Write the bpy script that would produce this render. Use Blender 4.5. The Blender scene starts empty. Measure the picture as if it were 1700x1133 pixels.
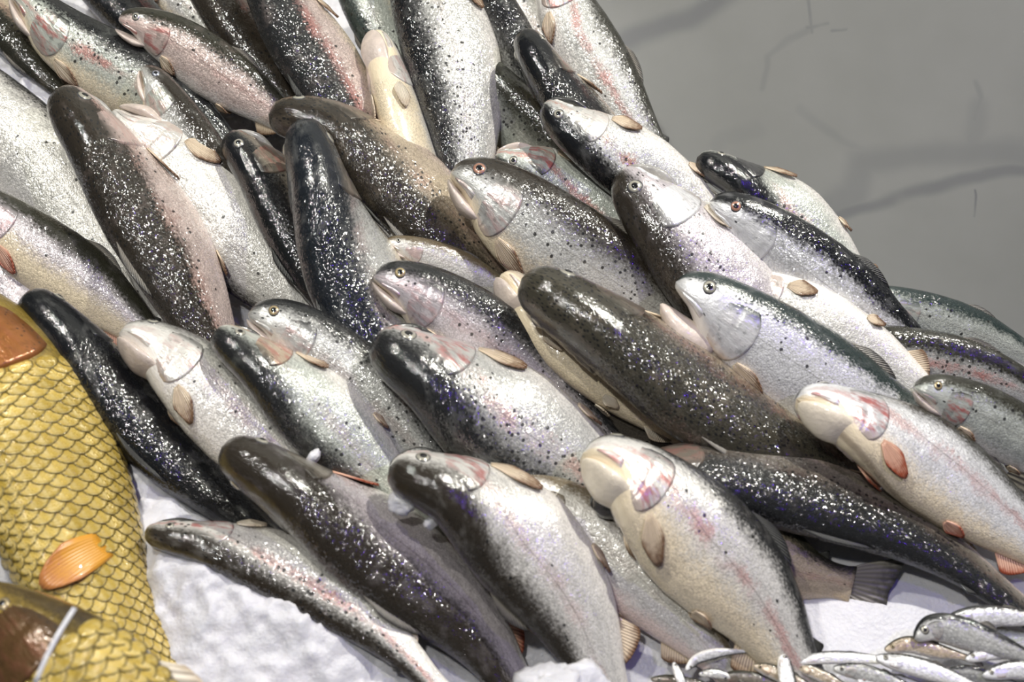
import bpy, math, random
import numpy as np
from mathutils import Vector, Matrix

rnd = random.Random(7)
scene = bpy.context.scene
COL = scene.collection

# ------------------------------------------------------------------ camera
IMG_W, IMG_H = 1700.0, 1133.0
LENS = 50.0
FPX = LENS / 36.0 * IMG_W
PITCH = math.radians(35.0)
CAM = np.array((0.0, 0.0, 1.65))
RIGHT = np.array((1.0, 0.0, 0.0))
FWD = np.array((0.0, math.cos(PITCH), -math.sin(PITCH)))
UP = np.array((0.0, math.sin(PITCH), math.cos(PITCH)))
cd = bpy.data.cameras.new('camera')
cam = bpy.data.objects.new('camera', cd)
COL.objects.link(cam)
cam.location = CAM
cam.rotation_euler = (math.pi / 2 - PITCH, 0, 0)
cd.lens = LENS
cd.sensor_width = 36.0
cd.clip_start = 0.05
cd.dof.use_dof = True
cd.dof.focus_distance = 1.30
cd.dof.aperture_fstop = 5.0
scene.camera = cam

# ------------------------------------------------------------------ light
world = bpy.data.worlds.new('market_hall')
scene.world = world
world.use_nodes = True
bg = world.node_tree.nodes['Background']
bg.inputs[0].default_value = (1.0, 1.0, 0.96, 1)
bg.inputs[1].default_value = 0.09


def lamp(name, loc, target, size, power, col, size_y=None):
    ld = bpy.data.lights.new(name, 'AREA')
    ld.energy = power
    ld.color = col
    ld.shape = 'RECTANGLE' if size_y else 'DISK'
    ld.size = size
    if size_y:
        ld.size_y = size_y
    o = bpy.data.objects.new(name, ld)
    COL.objects.link(o)
    o.location = loc
    d = Vector(target) - Vector(loc)
    o.rotation_euler = d.to_track_quat('-Z', 'Y').to_euler()
    return o


MID = (0.0, 1.05, 0.95)
lamp('ceiling_lamp', (0.85, 0.98, 2.60), MID, 0.045, 32, (1.0, 0.975, 0.88))
lamp('ceiling_lamp', (-0.70, 0.75, 2.70), MID, 0.05, 17, (1.0, 0.98, 0.90))
lamp('ceiling_lamp', (-0.35, -0.25, 2.6), (0.1, 1.0, 0.9), 0.10, 17, (1.0, 0.99, 0.95))
lamp('violet_lamp', (0.75, 0.15, 2.1), (0.25, 0.95, 0.9), 0.03, 2.6, (0.13, 0.03, 1.0))

vs = scene.view_settings
vs.view_transform = 'Standard'
vs.look = 'None'
vs.exposure = -0.22
vs.gamma = 1.0
vs.use_curve_mapping = False

# ------------------------------------------------------------------ the sloping bed frame
TILT = math.radians(25.0)
BED_N = np.array((0.0, -math.sin(TILT), math.cos(TILT)))
BED_V = np.array((0.0, math.cos(TILT), math.sin(TILT)))
BED_O = CAM + FWD * 1.32


def ray(px, py):
    return FWD + RIGHT * ((px - IMG_W / 2) / FPX) + UP * ((IMG_H / 2 - py) / FPX)


def at(px, py, h=0.0):
    """point of the place seen at a pixel, h metres above the ice slope"""
    r = ray(px, py)
    t = (np.dot(BED_O - CAM, BED_N) + h) / np.dot(r, BED_N)
    return CAM + r * t


def height_over_bed(p):
    return float(np.dot(p - BED_O, BED_N))


# ------------------------------------------------------------------ node helpers
class NT:
    def __init__(self, tree):
        self.t = tree
        self.n = tree.nodes
        self.l = tree.links

    def new(self, typ, **kw):
        nd = self.n.new(typ)
        for k, v in kw.items():
            setattr(nd, k, v)
        return nd

    def put(self, sock, val):
        if isinstance(val, bpy.types.NodeSocket):
            self.l.new(val, sock)
        elif val is not None:
            if isinstance(val, (tuple, list)) and sock.type == 'RGBA' and len(val) == 3:
                val = tuple(val) + (1.0,)
            sock.default_value = val

    def math(self, op, a, b=None, c=None, clamp=False):
        nd = self.new('ShaderNodeMath', operation=op, use_clamp=clamp)
        self.put(nd.inputs[0], a)
        if b is not None:
            self.put(nd.inputs[1], b)
        if c is not None:
            self.put(nd.inputs[2], c)
        return nd.outputs[0]

    def vmath(self, op, a, b=None, scale=None, out=0):
        nd = self.new('ShaderNodeVectorMath', operation=op)
        self.put(nd.inputs[0], a)
        if b is not None:
            self.put(nd.inputs[1], b)
        if scale is not None:
            self.put(nd.inputs['Scale'], scale)
        return nd.outputs[out]

    def step(self, x, lo, hi, to0=0.0, to1=1.0):
        nd = self.new('ShaderNodeMapRange', interpolation_type='SMOOTHSTEP')
        self.put(nd.inputs[0], x)
        self.put(nd.inputs[1], lo)
        self.put(nd.inputs[2], hi)
        self.put(nd.inputs[3], to0)
        self.put(nd.inputs[4], to1)
        return nd.outputs[0]

    def mix(self, f, a, b, mode='MIX'):
        nd = self.new('ShaderNodeMix', data_type='RGBA', blend_type=mode)
        self.put(nd.inputs[0], f)
        self.put(nd.inputs[6], a)
        self.put(nd.inputs[7], b)
        return nd.outputs[2]

    def attr(self, name):
        nd = self.new('ShaderNodeAttribute', attribute_type='GEOMETRY', attribute_name=name)
        return nd

    def noise(self, vec, scale, detail=3.0, rough=0.55, dist=0.0):
        nd = self.new('ShaderNodeTexNoise')
        self.put(nd.inputs['Vector'], vec)
        nd.inputs['Scale'].default_value = scale
        nd.inputs['Detail'].default_value = detail
        nd.inputs['Roughness'].default_value = rough
        nd.inputs['Distortion'].default_value = dist
        return nd

    def voro(self, vec, scale, feature='F1'):
        nd = self.new('ShaderNodeTexVoronoi', feature=feature)
        self.put(nd.inputs['Vector'], vec)
        self.put(nd.inputs['Scale'], scale)
        return nd


def simple_mat(name, color, rough=0.5, metal=0.0, coat=0.0, bump=0.0, bscale=200.0, vary=0.0, sss=0.0, spec=0.5):
    m = bpy.data.materials.new(name)
    m.use_nodes = True
    N = NT(m.node_tree)
    p = N.n['Principled BSDF']
    p.inputs['Base Color'].default_value = tuple(color) + (1,)
    p.inputs['Roughness'].default_value = rough
    p.inputs['Metallic'].default_value = metal
    p.inputs['Coat Weight'].default_value = coat
    p.inputs['Coat Roughness'].default_value = 0.12
    p.inputs['Specular IOR Level'].default_value = spec
    if sss:
        p.inputs['Subsurface Weight'].default_value = sss
        p.inputs['Subsurface Radius'].default_value = (0.01, 0.01, 0.012)
    co = N.new('ShaderNodeTexCoord').outputs['Object']
    if vary:
        nz = N.noise(co, bscale * 0.3, 4)
        c = N.mix(N.step(nz.outputs[0], 0.3, 0.7), tuple(x * (1 - vary) for x in color), tuple(min(1, x * (1 + vary)) for x in color))
        N.put(p.inputs['Base Color'], c)
    if bump:
        nz = N.noise(co, bscale, 4)
        b = N.new('ShaderNodeBump')
        b.inputs['Strength'].default_value = bump
        b.inputs['Distance'].default_value = 0.002
        N.put(b.inputs['Height'], nz.outputs[0])
        N.put(p.inputs['Normal'], b.outputs[0])
    return m


def sock(tree, name, typ, default):
    s = tree.interface.new_socket(name=name, in_out='INPUT', socket_type=typ)
    s.default_value = default if typ == 'NodeSocketFloat' else tuple(default) + (1.0,)
    return s


def build_skin_group():
    g = bpy.data.node_groups.new('fish_skin', 'ShaderNodeTree')
    for nm, df in (('Back', (.03, .03, .03)), ('Flank', (.5, .5, .5)), ('Belly', (.8, .75, .65)), ('Stripe', (.55, .2, .17))):
        sock(g, nm, 'NodeSocketColor', df)
    for nm, df in (('BackLevel', .2), ('Soft', .25), ('BellyLevel', -.7), ('Spots', .5), ('Pink', .3), ('PinkLevel', .02),
                   ('Glitter', .5), ('Metal', .4), ('Mottle', .5), ('Seed', 0.0), ('ScaleSize', .0015), ('Slit', 0.0), ('Rough', .36)):
        sock(g, nm, 'NodeSocketFloat', df)
    g.interface.new_socket(name='BSDF', in_out='OUTPUT', socket_type='NodeSocketShader')
    N = NT(g)
    gi = N.new('NodeGroupInput').outputs
    go = N.new('NodeGroupOutput')
    fs = N.attr('fs').outputs['Fac']
    fv = N.attr('fv').outputs['Fac']
    fc0 = N.attr('fc').outputs['Vector']
    off = N.new('ShaderNodeCombineXYZ')
    N.put(off.inputs[0], gi['Seed'])
    N.put(off.inputs[2], gi['Seed'])
    fc = N.vmath('ADD', fc0, off.outputs[0])
    n1 = N.noise(fc, 55, 4).outputs[0]
    n2 = N.noise(fc, 420, 3).outputs[0]
    streak = N.noise(N.vmath('MULTIPLY', fc, (45, 150, 60)), 1.0, 4, .6).outputs[0]
    vv = N.math('ADD', fv, N.math('MULTIPLY', N.math('SUBTRACT', n1, .5), .45))
    vv = N.math('ADD', vv, N.math('MULTIPLY', N.math('SUBTRACT', n2, .5), .55))
    back = N.step(vv, N.math('SUBTRACT', gi['BackLevel'], gi['Soft']), N.math('ADD', gi['BackLevel'], gi['Soft']))
    bel = N.step(vv, N.math('SUBTRACT', gi['BellyLevel'], .3), N.math('ADD', gi['BellyLevel'], .3), 1.0, 0.0)
    # flank mottling: darker streaky patches
    mot = N.math('MULTIPLY', N.step(streak, .42, .66), gi['Mottle'])
    flank = N.mix(mot, gi['Flank'], N.mix(.32, gi['Flank'], gi['Back']))
    fleck = N.noise(N.vmath('MULTIPLY', fc, (260, 620, 300)), 1.0, 3, .6).outputs[0]
    fl_ = N.math('MULTIPLY', N.step(fleck, .54, .70), N.step(fv, -.4, .4, .02, .5))
    flank = N.mix(fl_, flank, N.mix(.3, gi['Back'], gi['Flank']))
    backc = N.mix(N.math('MULTIPLY', N.step(n1, .5, .75), .3), gi['Back'], N.mix(.35, gi['Back'], gi['Flank']))
    col = N.mix(back, flank, backc)
    col = N.mix(bel, col, gi['Belly'])
    # pink lateral stripe
    pd = N.math('ABSOLUTE', N.math('SUBTRACT', vv, gi['PinkLevel']))
    pk = N.math('MULTIPLY', N.step(pd, .03, .24, 1.0, 0.0), gi['Pink'])
    pk = N.math('MULTIPLY', N.math('MULTIPLY', pk, .8), N.step(N.noise(fc, 38, 3).outputs[0], .36, .62, .1, 1.0), clamp=True)
    col = N.mix(pk, col, gi['Stripe'])
    # lateral line
    ll = N.step(N.math('ABSOLUTE', N.math('SUBTRACT', fv, .03)), .006, .022, .5, 0.0)
    ll = N.math('MULTIPLY', ll, N.step(fs, .22, .25))
    col = N.mix(ll, col, N.mix(.6, col, (.05, .04, .035)))
    # scales
    sv = N.vmath('MULTIPLY', fc, (1.0, 1.3, 1.0))
    vo = N.voro(sv, N.math('DIVIDE', 1.0, gi['ScaleSize']))
    head = N.step(fs, .195, .225, 1.0, 0.0)
    nohead = N.math('SUBTRACT', 1.0, head)
    cellv = N.new('ShaderNodeSeparateColor')
    N.put(cellv.inputs[0], vo.outputs['Color'])
    bright = N.math('MULTIPLY', N.math('SUBTRACT', cellv.outputs[0], .5), .2)
    edge = N.step(vo.outputs['Distance'], .35, .75, 0.0, .22)
    mul = N.math('ADD', 1.0, N.math('MULTIPLY', N.math('SUBTRACT', bright, edge), nohead))
    mc = N.new('ShaderNodeCombineColor')
    for i in range(3):
        N.put(mc.inputs[i], mul)
    col = N.mix(1.0, col, mc.outputs[0], 'MULTIPLY')
    # dark spots
    sp = N.voro(fc, 215.0)
    sc = N.new('ShaderNodeSeparateColor')
    N.put(sc.inputs[0], sp.outputs['Color'])
    dens = N.math('MULTIPLY', gi['Spots'], N.step(fv, -.55, .25))
    on = N.math('LESS_THAN', sc.outputs[1], dens)
    sd = N.math('ADD', sp.outputs['Distance'], N.math('MULTIPLY', N.math('SUBTRACT', n2, .5), .35))
    spot = N.math('MULTIPLY', N.step(sd, .24, .38, .92, 0.0), on)
    col = N.mix(spot, col, (.012, .012, .012))
    # belly slit
    sl = N.math('MULTIPLY', N.step(fv, -.997, -.985, 1.0, 0.0), gi['Slit'])
    col = N.mix(sl, col, (.16, .09, .05))
    p = N.new('ShaderNodeBsdfPrincipled')
    N.put(p.inputs['Base Color'], col)
    sil = N.math('MULTIPLY', N.math('SUBTRACT', 1.0, back), N.math('SUBTRACT', 1.0, bel))
    met = N.math('MULTIPLY', N.math('MULTIPLY', sil, gi['Metal']), .6)
    N.put(p.inputs['Metallic'], met)
    N.put(p.inputs['Roughness'], gi['Rough'])
    N.put(p.inputs['Specular IOR Level'], N.math('SUBTRACT', .45, N.math('MULTIPLY', back, .38)))
    # normals: random tilt for every scale, fine wrinkles
    geo = N.new('ShaderNodeNewGeometry').outputs['Normal']
    rv = N.vmath('SUBTRACT', vo.outputs['Color'], (.5, .5, .5))
    k = N.math('MULTIPLY', N.math('MULTIPLY', N.math('ADD', N.math('MULTIPLY', nohead, .85), .15), gi['Glitter']), .55)
    nn = N.vmath('NORMALIZE', N.vmath('ADD', geo, N.vmath('SCALE', rv, scale=N.math('MULTIPLY', k, .65))))
    b = N.new('ShaderNodeBump')
    b.inputs['Strength'].default_value = .55
    b.inputs['Distance'].default_value = .0012
    hgt = N.math('ADD', N.math('MULTIPLY', n1, 2.2), N.math('ADD', N.math('MULTIPLY', n2, .5), N.math('MULTIPLY', N.math('MULTIPLY', vo.outputs['Distance'], nohead), -.35)))
    N.put(b.inputs['Height'], hgt)
    N.put(b.inputs['Normal'], nn)
    N.put(p.inputs['Normal'], b.outputs[0])
    b2 = N.new('ShaderNodeBump')
    b2.inputs['Strength'].default_value = .6
    b2.inputs['Distance'].default_value = .0014
    N.put(b2.inputs['Height'], N.math('ADD', N.math('MULTIPLY', n1, 1.5), N.math('MULTIPLY', n2, .35)))
    N.put(b2.inputs['Normal'], N.vmath('NORMALIZE', N.vmath('ADD', geo, N.vmath('SCALE', rv, scale=N.math('MULTIPLY', k, 1.25)))))
    p.inputs['Coat Weight'].default_value = 1.0
    p.inputs['Coat Roughness'].default_value = .09
    p.inputs['Coat IOR'].default_value = 1.68
    N.put(p.inputs['Coat Normal'], b2.outputs[0])
    N.l.new(p.outputs[0], go.inputs[0])
    return g


SKIN = build_skin_group()


def skin_mat(name, **kw):
    m = bpy.data.materials.new(name)
    m.use_nodes = True
    N = NT(m.node_tree)
    N.n.remove(N.n['Principled BSDF'])
    g = N.new('ShaderNodeGroup', node_tree=SKIN)
    for k, v in kw.items():
        N.put(g.inputs[k], v)
    N.l.new(g.outputs[0], N.n['Material Output'].inputs[0])
    return m


def gill_mat(name, top, base, pink, seed):
    m = bpy.data.materials.new(name)
    m.use_nodes = True
    N = NT(m.node_tree)
    p = N.n['Principled BSDF']
    fs = N.attr('fs').outputs['Fac']
    fv = N.attr('fv').outputs['Fac']
    fc = N.vmath('ADD', N.attr('fc').outputs['Vector'], (seed, 0, seed))
    n1 = N.noise(fc, 70, 4).outputs[0]
    n2 = N.noise(N.vmath('MULTIPLY', fc, (60, 170, 100)), 1.0, 4, .6).outputs[0]
    vv = N.math('ADD', fv, N.math('MULTIPLY', N.math('SUBTRACT', n1, .5), .4))
    col = N.mix(N.step(vv, .18, .5), base, top)
    n3 = N.noise(fc, 160, 4).outputs[0]
    pk = N.math('MULTIPLY', N.step(n2, .41, .64), N.math('MULTIPLY', pink, .95), clamp=True)
    pk = N.math('MULTIPLY', pk, N.step(vv, .45, .1))
    col = N.mix(pk, col, (.48, .13, .12))
    col = N.mix(N.step(n1, .48, .72, 0, .5), col, N.mix(.5, base, top))
    col = N.mix(N.step(n3, .56, .66, 0, .55), col, N.mix(.35, top, base))
    spv = N.voro(fc, 200.0)
    col = N.mix(N.math('MULTIPLY', N.step(spv.outputs['Distance'], .15, .26, .8, 0.0), N.step(fv, .1, .4)), col, (.015, .015, .015))
    col = N.mix(N.step(vv, -.62, -.8), col, (.62, .52, .46))
    N.put(p.inputs['Base Color'], col)
    N.put(p.inputs['Metallic'], N.step(vv, .3, .5, .35, 0.0))
    p.inputs['Roughness'].default_value = .3
    p.inputs['Coat Weight'].default_value = .6
    p.inputs['Coat Roughness'].default_value = .1
    b = N.new('ShaderNodeBump')
    b.inputs['Strength'].default_value = .6
    b.inputs['Distance'].default_value = .0016
    N.put(b.inputs['Height'], N.math('ADD', n1, n2))
    N.put(p.inputs['Normal'], b.outputs[0])
    N.put(p.inputs['Coat Normal'], b.outputs[0])
    return m


def fin_mat(name, root, tip, ray=.3):
    m = bpy.data.materials.new(name)
    m.use_nodes = True
    N = NT(m.node_tree)
    p = N.n['Principled BSDF']
    fs = N.attr('fs').outputs['Fac']       # 0 root .. 1 tip
    fv = N.attr('fv').outputs['Fac']       # across, 0..1
    rays = N.math('SINE', N.math('MULTIPLY', fv, 75.0))
    nz = N.noise(N.attr('fc').outputs['Vector'], 250, 3).outputs[0]
    t = N.math('ADD', fs, N.math('MULTIPLY', N.math('SUBTRACT', nz, .5), .6))
    col = N.mix(N.step(t, .42, 1.0), root, tip)
    col = N.mix(N.step(rays, -.2, .9, 0, ray), col, tuple(x * .5 for x in tip))
    N.put(p.inputs['Base Color'], col)
    p.inputs['Roughness'].default_value = .35
    p.inputs['Coat Weight'].default_value = .4
    p.inputs['Subsurface Weight'].default_value = 0.0
    b = N.new('ShaderNodeBump')
    b.inputs['Strength'].default_value = ray * 1.6
    b.inputs['Distance'].default_value = .001
    N.put(b.inputs['Height'], rays)
    N.put(p.inputs['Normal'], b.outputs[0])
    return m


# ------------------------------------------------------------------ object helpers
ORIGIN = {}


def link_mesh(name, verts, faces, mat, parent=None, attrs=None, smooth=True):
    me = bpy.data.meshes.new(name)
    org = ORIGIN.get(parent.name, np.zeros(3)) if parent is not None else np.zeros(3)
    me.from_pydata((np.asarray(verts, float) - org).tolist(), [], faces)
    if smooth:
        me.polygons.foreach_set('use_smooth', [True] * len(me.polygons))
    if attrs:
        for k, a in attrs.items():
            a = np.asarray(a, dtype=np.float32)
            if a.ndim == 1:
                at_ = me.attributes.new(k, 'FLOAT', 'POINT')
                at_.data.foreach_set('value', a)
            else:
                at_ = me.attributes.new(k, 'FLOAT_VECTOR', 'POINT')
                at_.data.foreach_set('vector', a.ravel())
    me.update()
    if mat:
        me.materials.append(mat)
    o = bpy.data.objects.new(name, me)
    COL.objects.link(o)
    if parent is not None:
        o.parent = parent
        ORIGIN[o.name] = org
    return o


def empty(name, loc):
    o = bpy.data.objects.new(name, None)
    COL.objects.link(o)
    o.location = Vector(tuple(float(x) for x in loc))
    o.empty_display_size = .02
    ORIGIN[o.name] = np.array(o.location, dtype=float)
    return o


def tag(o, label=None, cat=None, group=None, kind=None):
    if label:
        o['label'] = label
    if cat:
        o['category'] = cat
    if group:
        o['group'] = group
    if kind:
        o['kind'] = kind
    return o


def grid_faces(nr, nc, wrap=False, flip=False):
    f = []
    for i in range(nr - 1):
        for j in range(nc if wrap else nc - 1):
            a = i * nc + j
            b = i * nc + (j + 1) % nc
            c = (i + 1) * nc + (j + 1) % nc
            d = (i + 1) * nc + j
            f.append((a, d, c, b) if flip else (a, b, c, d))
    return f


def smooth01(x):
    x = np.clip(x, 0, 1)
    return x * x * (3 - 2 * x)


def catmull(pts, n):
    P = np.array(pts, float)
    P = np.vstack([2 * P[0] - P[1], P, 2 * P[-1] - P[-2]])
    out = []
    m = len(P) - 3
    for i in range(m):
        p0, p1, p2, p3 = P[i:i + 4]
        k = n // m + 1
        for t in np.linspace(0, 1, k, endpoint=False):
            out.append(.5 * ((2 * p1) + (-p0 + p2) * t + (2 * p0 - 5 * p1 + 4 * p2 - p3) * t * t + (-p0 + 3 * p1 - 3 * p2 + p3) * t ** 3))
    out.append(P[-2])
    return np.array(out)


def table(xs, ys, n=600, blur=9):
    x = np.linspace(0, 1, n)
    y = np.interp(x, xs, ys)
    k = np.hanning(blur + 2)[1:-1]
    k /= k.sum()
    yp = np.concatenate([2 * y[0] - y[1:blur + 1][::-1], y, 2 * y[-1] - y[-blur - 1:-1][::-1]])
    return np.convolve(yp, k, 'same')[blur:-blur]


# outline tables, as fractions of the greatest half depth
TROUT = dict(
    hu=table([0, .004, .012, .03, .055, .09, .13, .18, .24, .32, .42, .52, .62, .72, .82, .9, .96, 1],
             [0.0, .16, .28, .41, .52, .61, .68, .75, .82, .89, .93, .90, .80, .64, .47, .37, .36, .40], blur=3),
    hd=table([0, .004, .012, .03, .06, .09, .12, .16, .2, .26, .34, .44, .54, .64, .74, .82, .9, .96, 1],
             [0.0, .08, .13, .19, .27, .42, .62, .78, .87, .97, 1.06, 1.08, 1.0, .84, .64, .48, .37, .36, .40], blur=3),
    w=table([0, .004, .012, .03, .06, .1, .14, .2, .28, .38, .5, .6, .7, .8, .9, 1],
            [0.0, .16, .26, .36, .43, .49, .52, .55, .58, .59, .56, .48, .38, .27, .18, .09], blur=3),
    eye_s=.070, eye_y=.52, eye_r=.135, ratio=3.7)
CARP = dict(
    hu=table([0, .006, .02, .06, .1, .15, .2, .28, .36, .45, .55, .65, .75, .85, .93, 1],
             [0.0, .12, .22, .38, .5, .64, .76, .92, 1.0, 1.0, .93, .8, .63, .48, .42, .46], blur=5),
    hd=table([0, .006, .02, .06, .1, .15, .2, .28, .36, .45, .55, .65, .75, .85, .93, 1],
             [0.0, .12, .22, .36, .5, .66, .78, .93, 1.0, 1.0, .95, .84, .66, .48, .42, .46], blur=5),
    w=table([0, .006, .02, .06, .12, .2, .3, .42, .55, .68, .8, .9, 1],
            [0.0, .16, .26, .36, .46, .55, .62, .63, .57, .45, .32, .2, .1], blur=5),
    eye_s=.09, eye_y=.3, eye_r=.09, ratio=3.0)
SPRAT = dict(
    hu=table([0, .006, .03, .08, .15, .25, .4, .55, .7, .85, 1],
             [0.0, .2, .38, .56, .76, .9, .98, .9, .68, .42, .3], blur=5),
    hd=table([0, .006, .03, .08, .15, .25, .4, .55, .7, .85, 1],
             [0.0, .2, .4, .62, .84, .98, 1.05, .95, .7, .42, .3], blur=5),
    w=table([0, .006, .03, .1, .2, .35, .5, .7, .85, 1],
            [0.0, .18, .3, .42, .5, .55, .52, .38, .24, .1], blur=5),
    eye_s=.09, eye_y=.15, eye_r=.26, ratio=4.2)


class FishShape:
    """the bent body of one fish: maps (s, phi, offset) to a point of the place"""

    def __init__(self, path, hw_px, side, roll, h0, slope, prof, L=None, hmin=.018):
        pts, cum = [], 0.0
        for i, (x, y) in enumerate(path):
            if i:
                cum += math.dist(path[i - 1], (x, y))
            pts.append(at(x, y, max(h0 - slope * cum, hmin)))
        mid = pts[min(1, len(pts) - 1)]
        zc = float(np.dot(mid - CAM, FWD))
        r0, r1 = roll if isinstance(roll, tuple) else (roll, roll)
        rm = math.radians(.2 * r0 + .8 * r1)
        self.hw = hw_px * zc / FPX / math.sqrt(math.cos(rm) ** 2 + (.60 * math.sin(rm)) ** 2)
        want = (L or prof['ratio']) * 2 * self.hw
        curve = catmull(pts, 60)
        seg = np.linalg.norm(np.diff(curve, axis=0), axis=1)
        length = seg.sum()
        if length < want:
            d = curve[-1] - curve[-4]
            d /= np.linalg.norm(d)
            p = curve[-1].copy()
            ext = []
            n = 14
            for i in range(n):
                p = p + d * (want - length) / n
                hh = height_over_bed(p)
                if hh < hmin:
                    p = p + BED_N * (hmin - hh)
                ext.append(p.copy())
            curve = np.vstack([curve, ext])
        for _ in range(3):
            curve[1:-1] = .25 * curve[:-2] + .5 * curve[1:-1] + .25 * curve[2:]
        seg = np.linalg.norm(np.diff(curve, axis=0), axis=1)
        arc = np.concatenate([[0], np.cumsum(seg)])
        self.L = arc[-1]
        n = 200
        self.sn = np.linspace(0, 1, n)
        self.c = np.stack([np.interp(self.sn * self.L, arc, curve[:, k]) for k in range(3)], 1)
        T = np.gradient(self.c, axis=0)
        for _ in range(6):
            T[1:-1] = .25 * T[:-2] + .5 * T[1:-1] + .25 * T[2:]
        T /= np.linalg.norm(T, axis=1)[:, None]
        V = CAM - self.c
        V /= np.linalg.norm(V, axis=1)[:, None]
        S = np.cross(T, V)
        S /= np.linalg.norm(S, axis=1)[:, None]
        m = S.mean(0)
        v = (np.dot(m, RIGHT), -np.dot(m, UP))
        dl = (-v[0] + v[1]) > 0
        if dl != (side == 'DL'):
            S = -S
        U = V - T * (T * V).sum(1)[:, None]
        U /= np.linalg.norm(U, axis=1)[:, None]
        th = np.radians(r0 + (r1 - r0) * smooth01((self.sn - .10) / .34))[:, None]
        self.T = T
        self.D = np.cos(th) * S + np.sin(th) * U
        self.B = np.cross(T, self.D)
        self.vis = 1 if (self.B * V).sum() > 0 else -1
        self.prof = prof
        self.tn = np.linspace(0, 1, 600)

    def q(self, arr, s):
        return np.stack([np.interp(s, self.sn, arr[:, k]) for k in range(3)], -1)

    def frame(self, s):
        return self.q(self.c, s), self.q(self.T, s), self.q(self.D, s), self.q(self.B, s)

    def dims(self, s):
        p = self.prof
        return (np.interp(s, self.tn, p['hu']) * self.hw, np.interp(s, self.tn, p['hd']) * self.hw, np.interp(s, self.tn, p['w']) * self.hw)

    def pt(self, s, phi, off=0.0):
        s = np.asarray(s, float)
        phi = np.asarray(phi, float)
        c, T, D, B = self.frame(np.clip(s, 0, 1))
        hu, hd, w = self.dims(np.clip(s, 0, 1))
        cp, sp = np.cos(phi), np.sin(phi)
        y = np.where(cp > 0, hu, hd) * cp
        x = w * np.sign(sp) * np.abs(sp) ** .92
        nx, ny = sp * np.where(cp > 0, hu, hd), cp * w
        nl = np.sqrt(nx * nx + ny * ny) + 1e-9
        x = x + off * nx / nl
        y = y + off * ny / nl
        over = (np.maximum(s - 1, 0) * self.L)[..., None]
        return c + T * over + D * y[..., None] + B * x[..., None]

    def loc(self, s, y, x):
        """point from length fraction, dorsal and sideways distance in metres"""
        c, T, D, B = self.frame(np.clip(s, 0, 1))
        extra = (np.asarray(s) - np.clip(s, 0, 1))[..., None] * self.L
        return c + T * extra + D * np.asarray(y)[..., None] + B * np.asarray(x)[..., None]

    def coords(self, s, phi):
        ph = np.abs((phi + math.pi) % (2 * math.pi) - math.pi)
        return np.stack([s * self.L, ph * self.hw * .8, np.sin(phi) * .01], -1)


def body_mesh(F, name, mat, parent, ns=84, nm=44):
    u = np.linspace(0, 1, ns)
    s = .55 * u ** 2.0 + .45 * u
    phi = np.linspace(0, 2 * math.pi, nm, endpoint=False)
    S, P = np.meshgrid(s, phi, indexing='ij')
    V = F.pt(S, P)
    verts = V.reshape(-1, 3)
    faces = grid_faces(ns, nm, wrap=True)
    n0 = len(verts)
    verts = np.vstack([verts, F.pt(np.array([1.0]), np.array([0.0])) * .5 + F.pt(np.array([1.0]), np.array([math.pi])) * .5])
    for j in range(nm):
        faces.append(((ns - 1) * nm + j, (ns - 1) * nm + (j + 1) % nm, n0))
    fs = np.append(S.ravel(), 1.0)
    fv = np.append(np.cos(P).ravel(), 0.0)
    fc = np.vstack([F.coords(S, P).reshape(-1, 3), [[F.L, 0, 0]]])
    return link_mesh(name, verts, faces, mat, parent, dict(fs=fs, fv=fv, fc=fc))


def sheet(G, thick, name, mat, parent, fs, fv):
    """thin solid from a grid of points (nr, nc, 3)"""
    nr, nc = G.shape[:2]
    du = np.gradient(G, axis=0)
    dv = np.gradient(G, axis=1)
    nrm = np.cross(du, dv)
    nrm /= (np.linalg.norm(nrm, axis=2)[..., None] + 1e-12)
    t = thick * .5
    A = (G + nrm * t).reshape(-1, 3)
    Bv = (G - nrm * t).reshape(-1, 3)
    n = nr * nc
    f = grid_faces(nr, nc)
    faces = [tuple(reversed(q)) for q in f] + [tuple(i + n for i in q) for q in f]
    faces = [tuple(reversed(q)) for q in faces]
    rim = [j for j in range(nc)] + [i * nc + nc - 1 for i in range(1, nr)] + [(nr - 1) * nc + j for j in range(nc - 2, -1, -1)] + [i * nc for i in range(nr - 2, 0, -1)]
    for k in range(len(rim)):
        a, b = rim[k], rim[(k + 1) % len(rim)]
        faces.append((b, a, a + n, b + n))
    verts = np.vstack([A, Bv])
    fs = np.tile(fs.ravel(), 2)
    fv = np.tile(fv.ravel(), 2)
    return link_mesh(name, verts, faces, mat, parent, dict(fs=fs, fv=fv, fc=verts))


def flat_fin(F, name, mat, parent, s0, phi0, length, wroot, wtip, ang, lift, sgn, nr=9, nc=8, corr=.0006):
    """paired fin folded back along the flank"""
    b = np.linspace(0, 1, nr)
    a = np.linspace(0, 1, nc)
    Bq, Aq = np.meshgrid(b, a, indexing='ij')
    x = Bq * length * np.sin(math.pi * (.16 + .74 * Aq)) ** .75
    y = (Aq - .4) * (wroot + (wtip - wroot) * np.sin(Bq * math.pi * .62))
    ca, sa = math.cos(ang), math.sin(ang)
    xs = x * ca - y * sa
    ys = x * sa + y * ca
    hu, hd, w = F.dims(np.array([s0 + .05]))
    rho = float(.5 * (hd + w)[0])
    s = s0 + xs / F.L
    phi = (phi0 + ys / rho) * sgn
    off = .0008 + lift * Bq ** 1.3 + corr * np.sin(Aq * 26)
    G = F.pt(s, phi, off)
    if sgn < 0:
        G = G[:, ::-1]
    return sheet(G, .0012, name, mat, parent, Bq, Aq)


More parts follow.
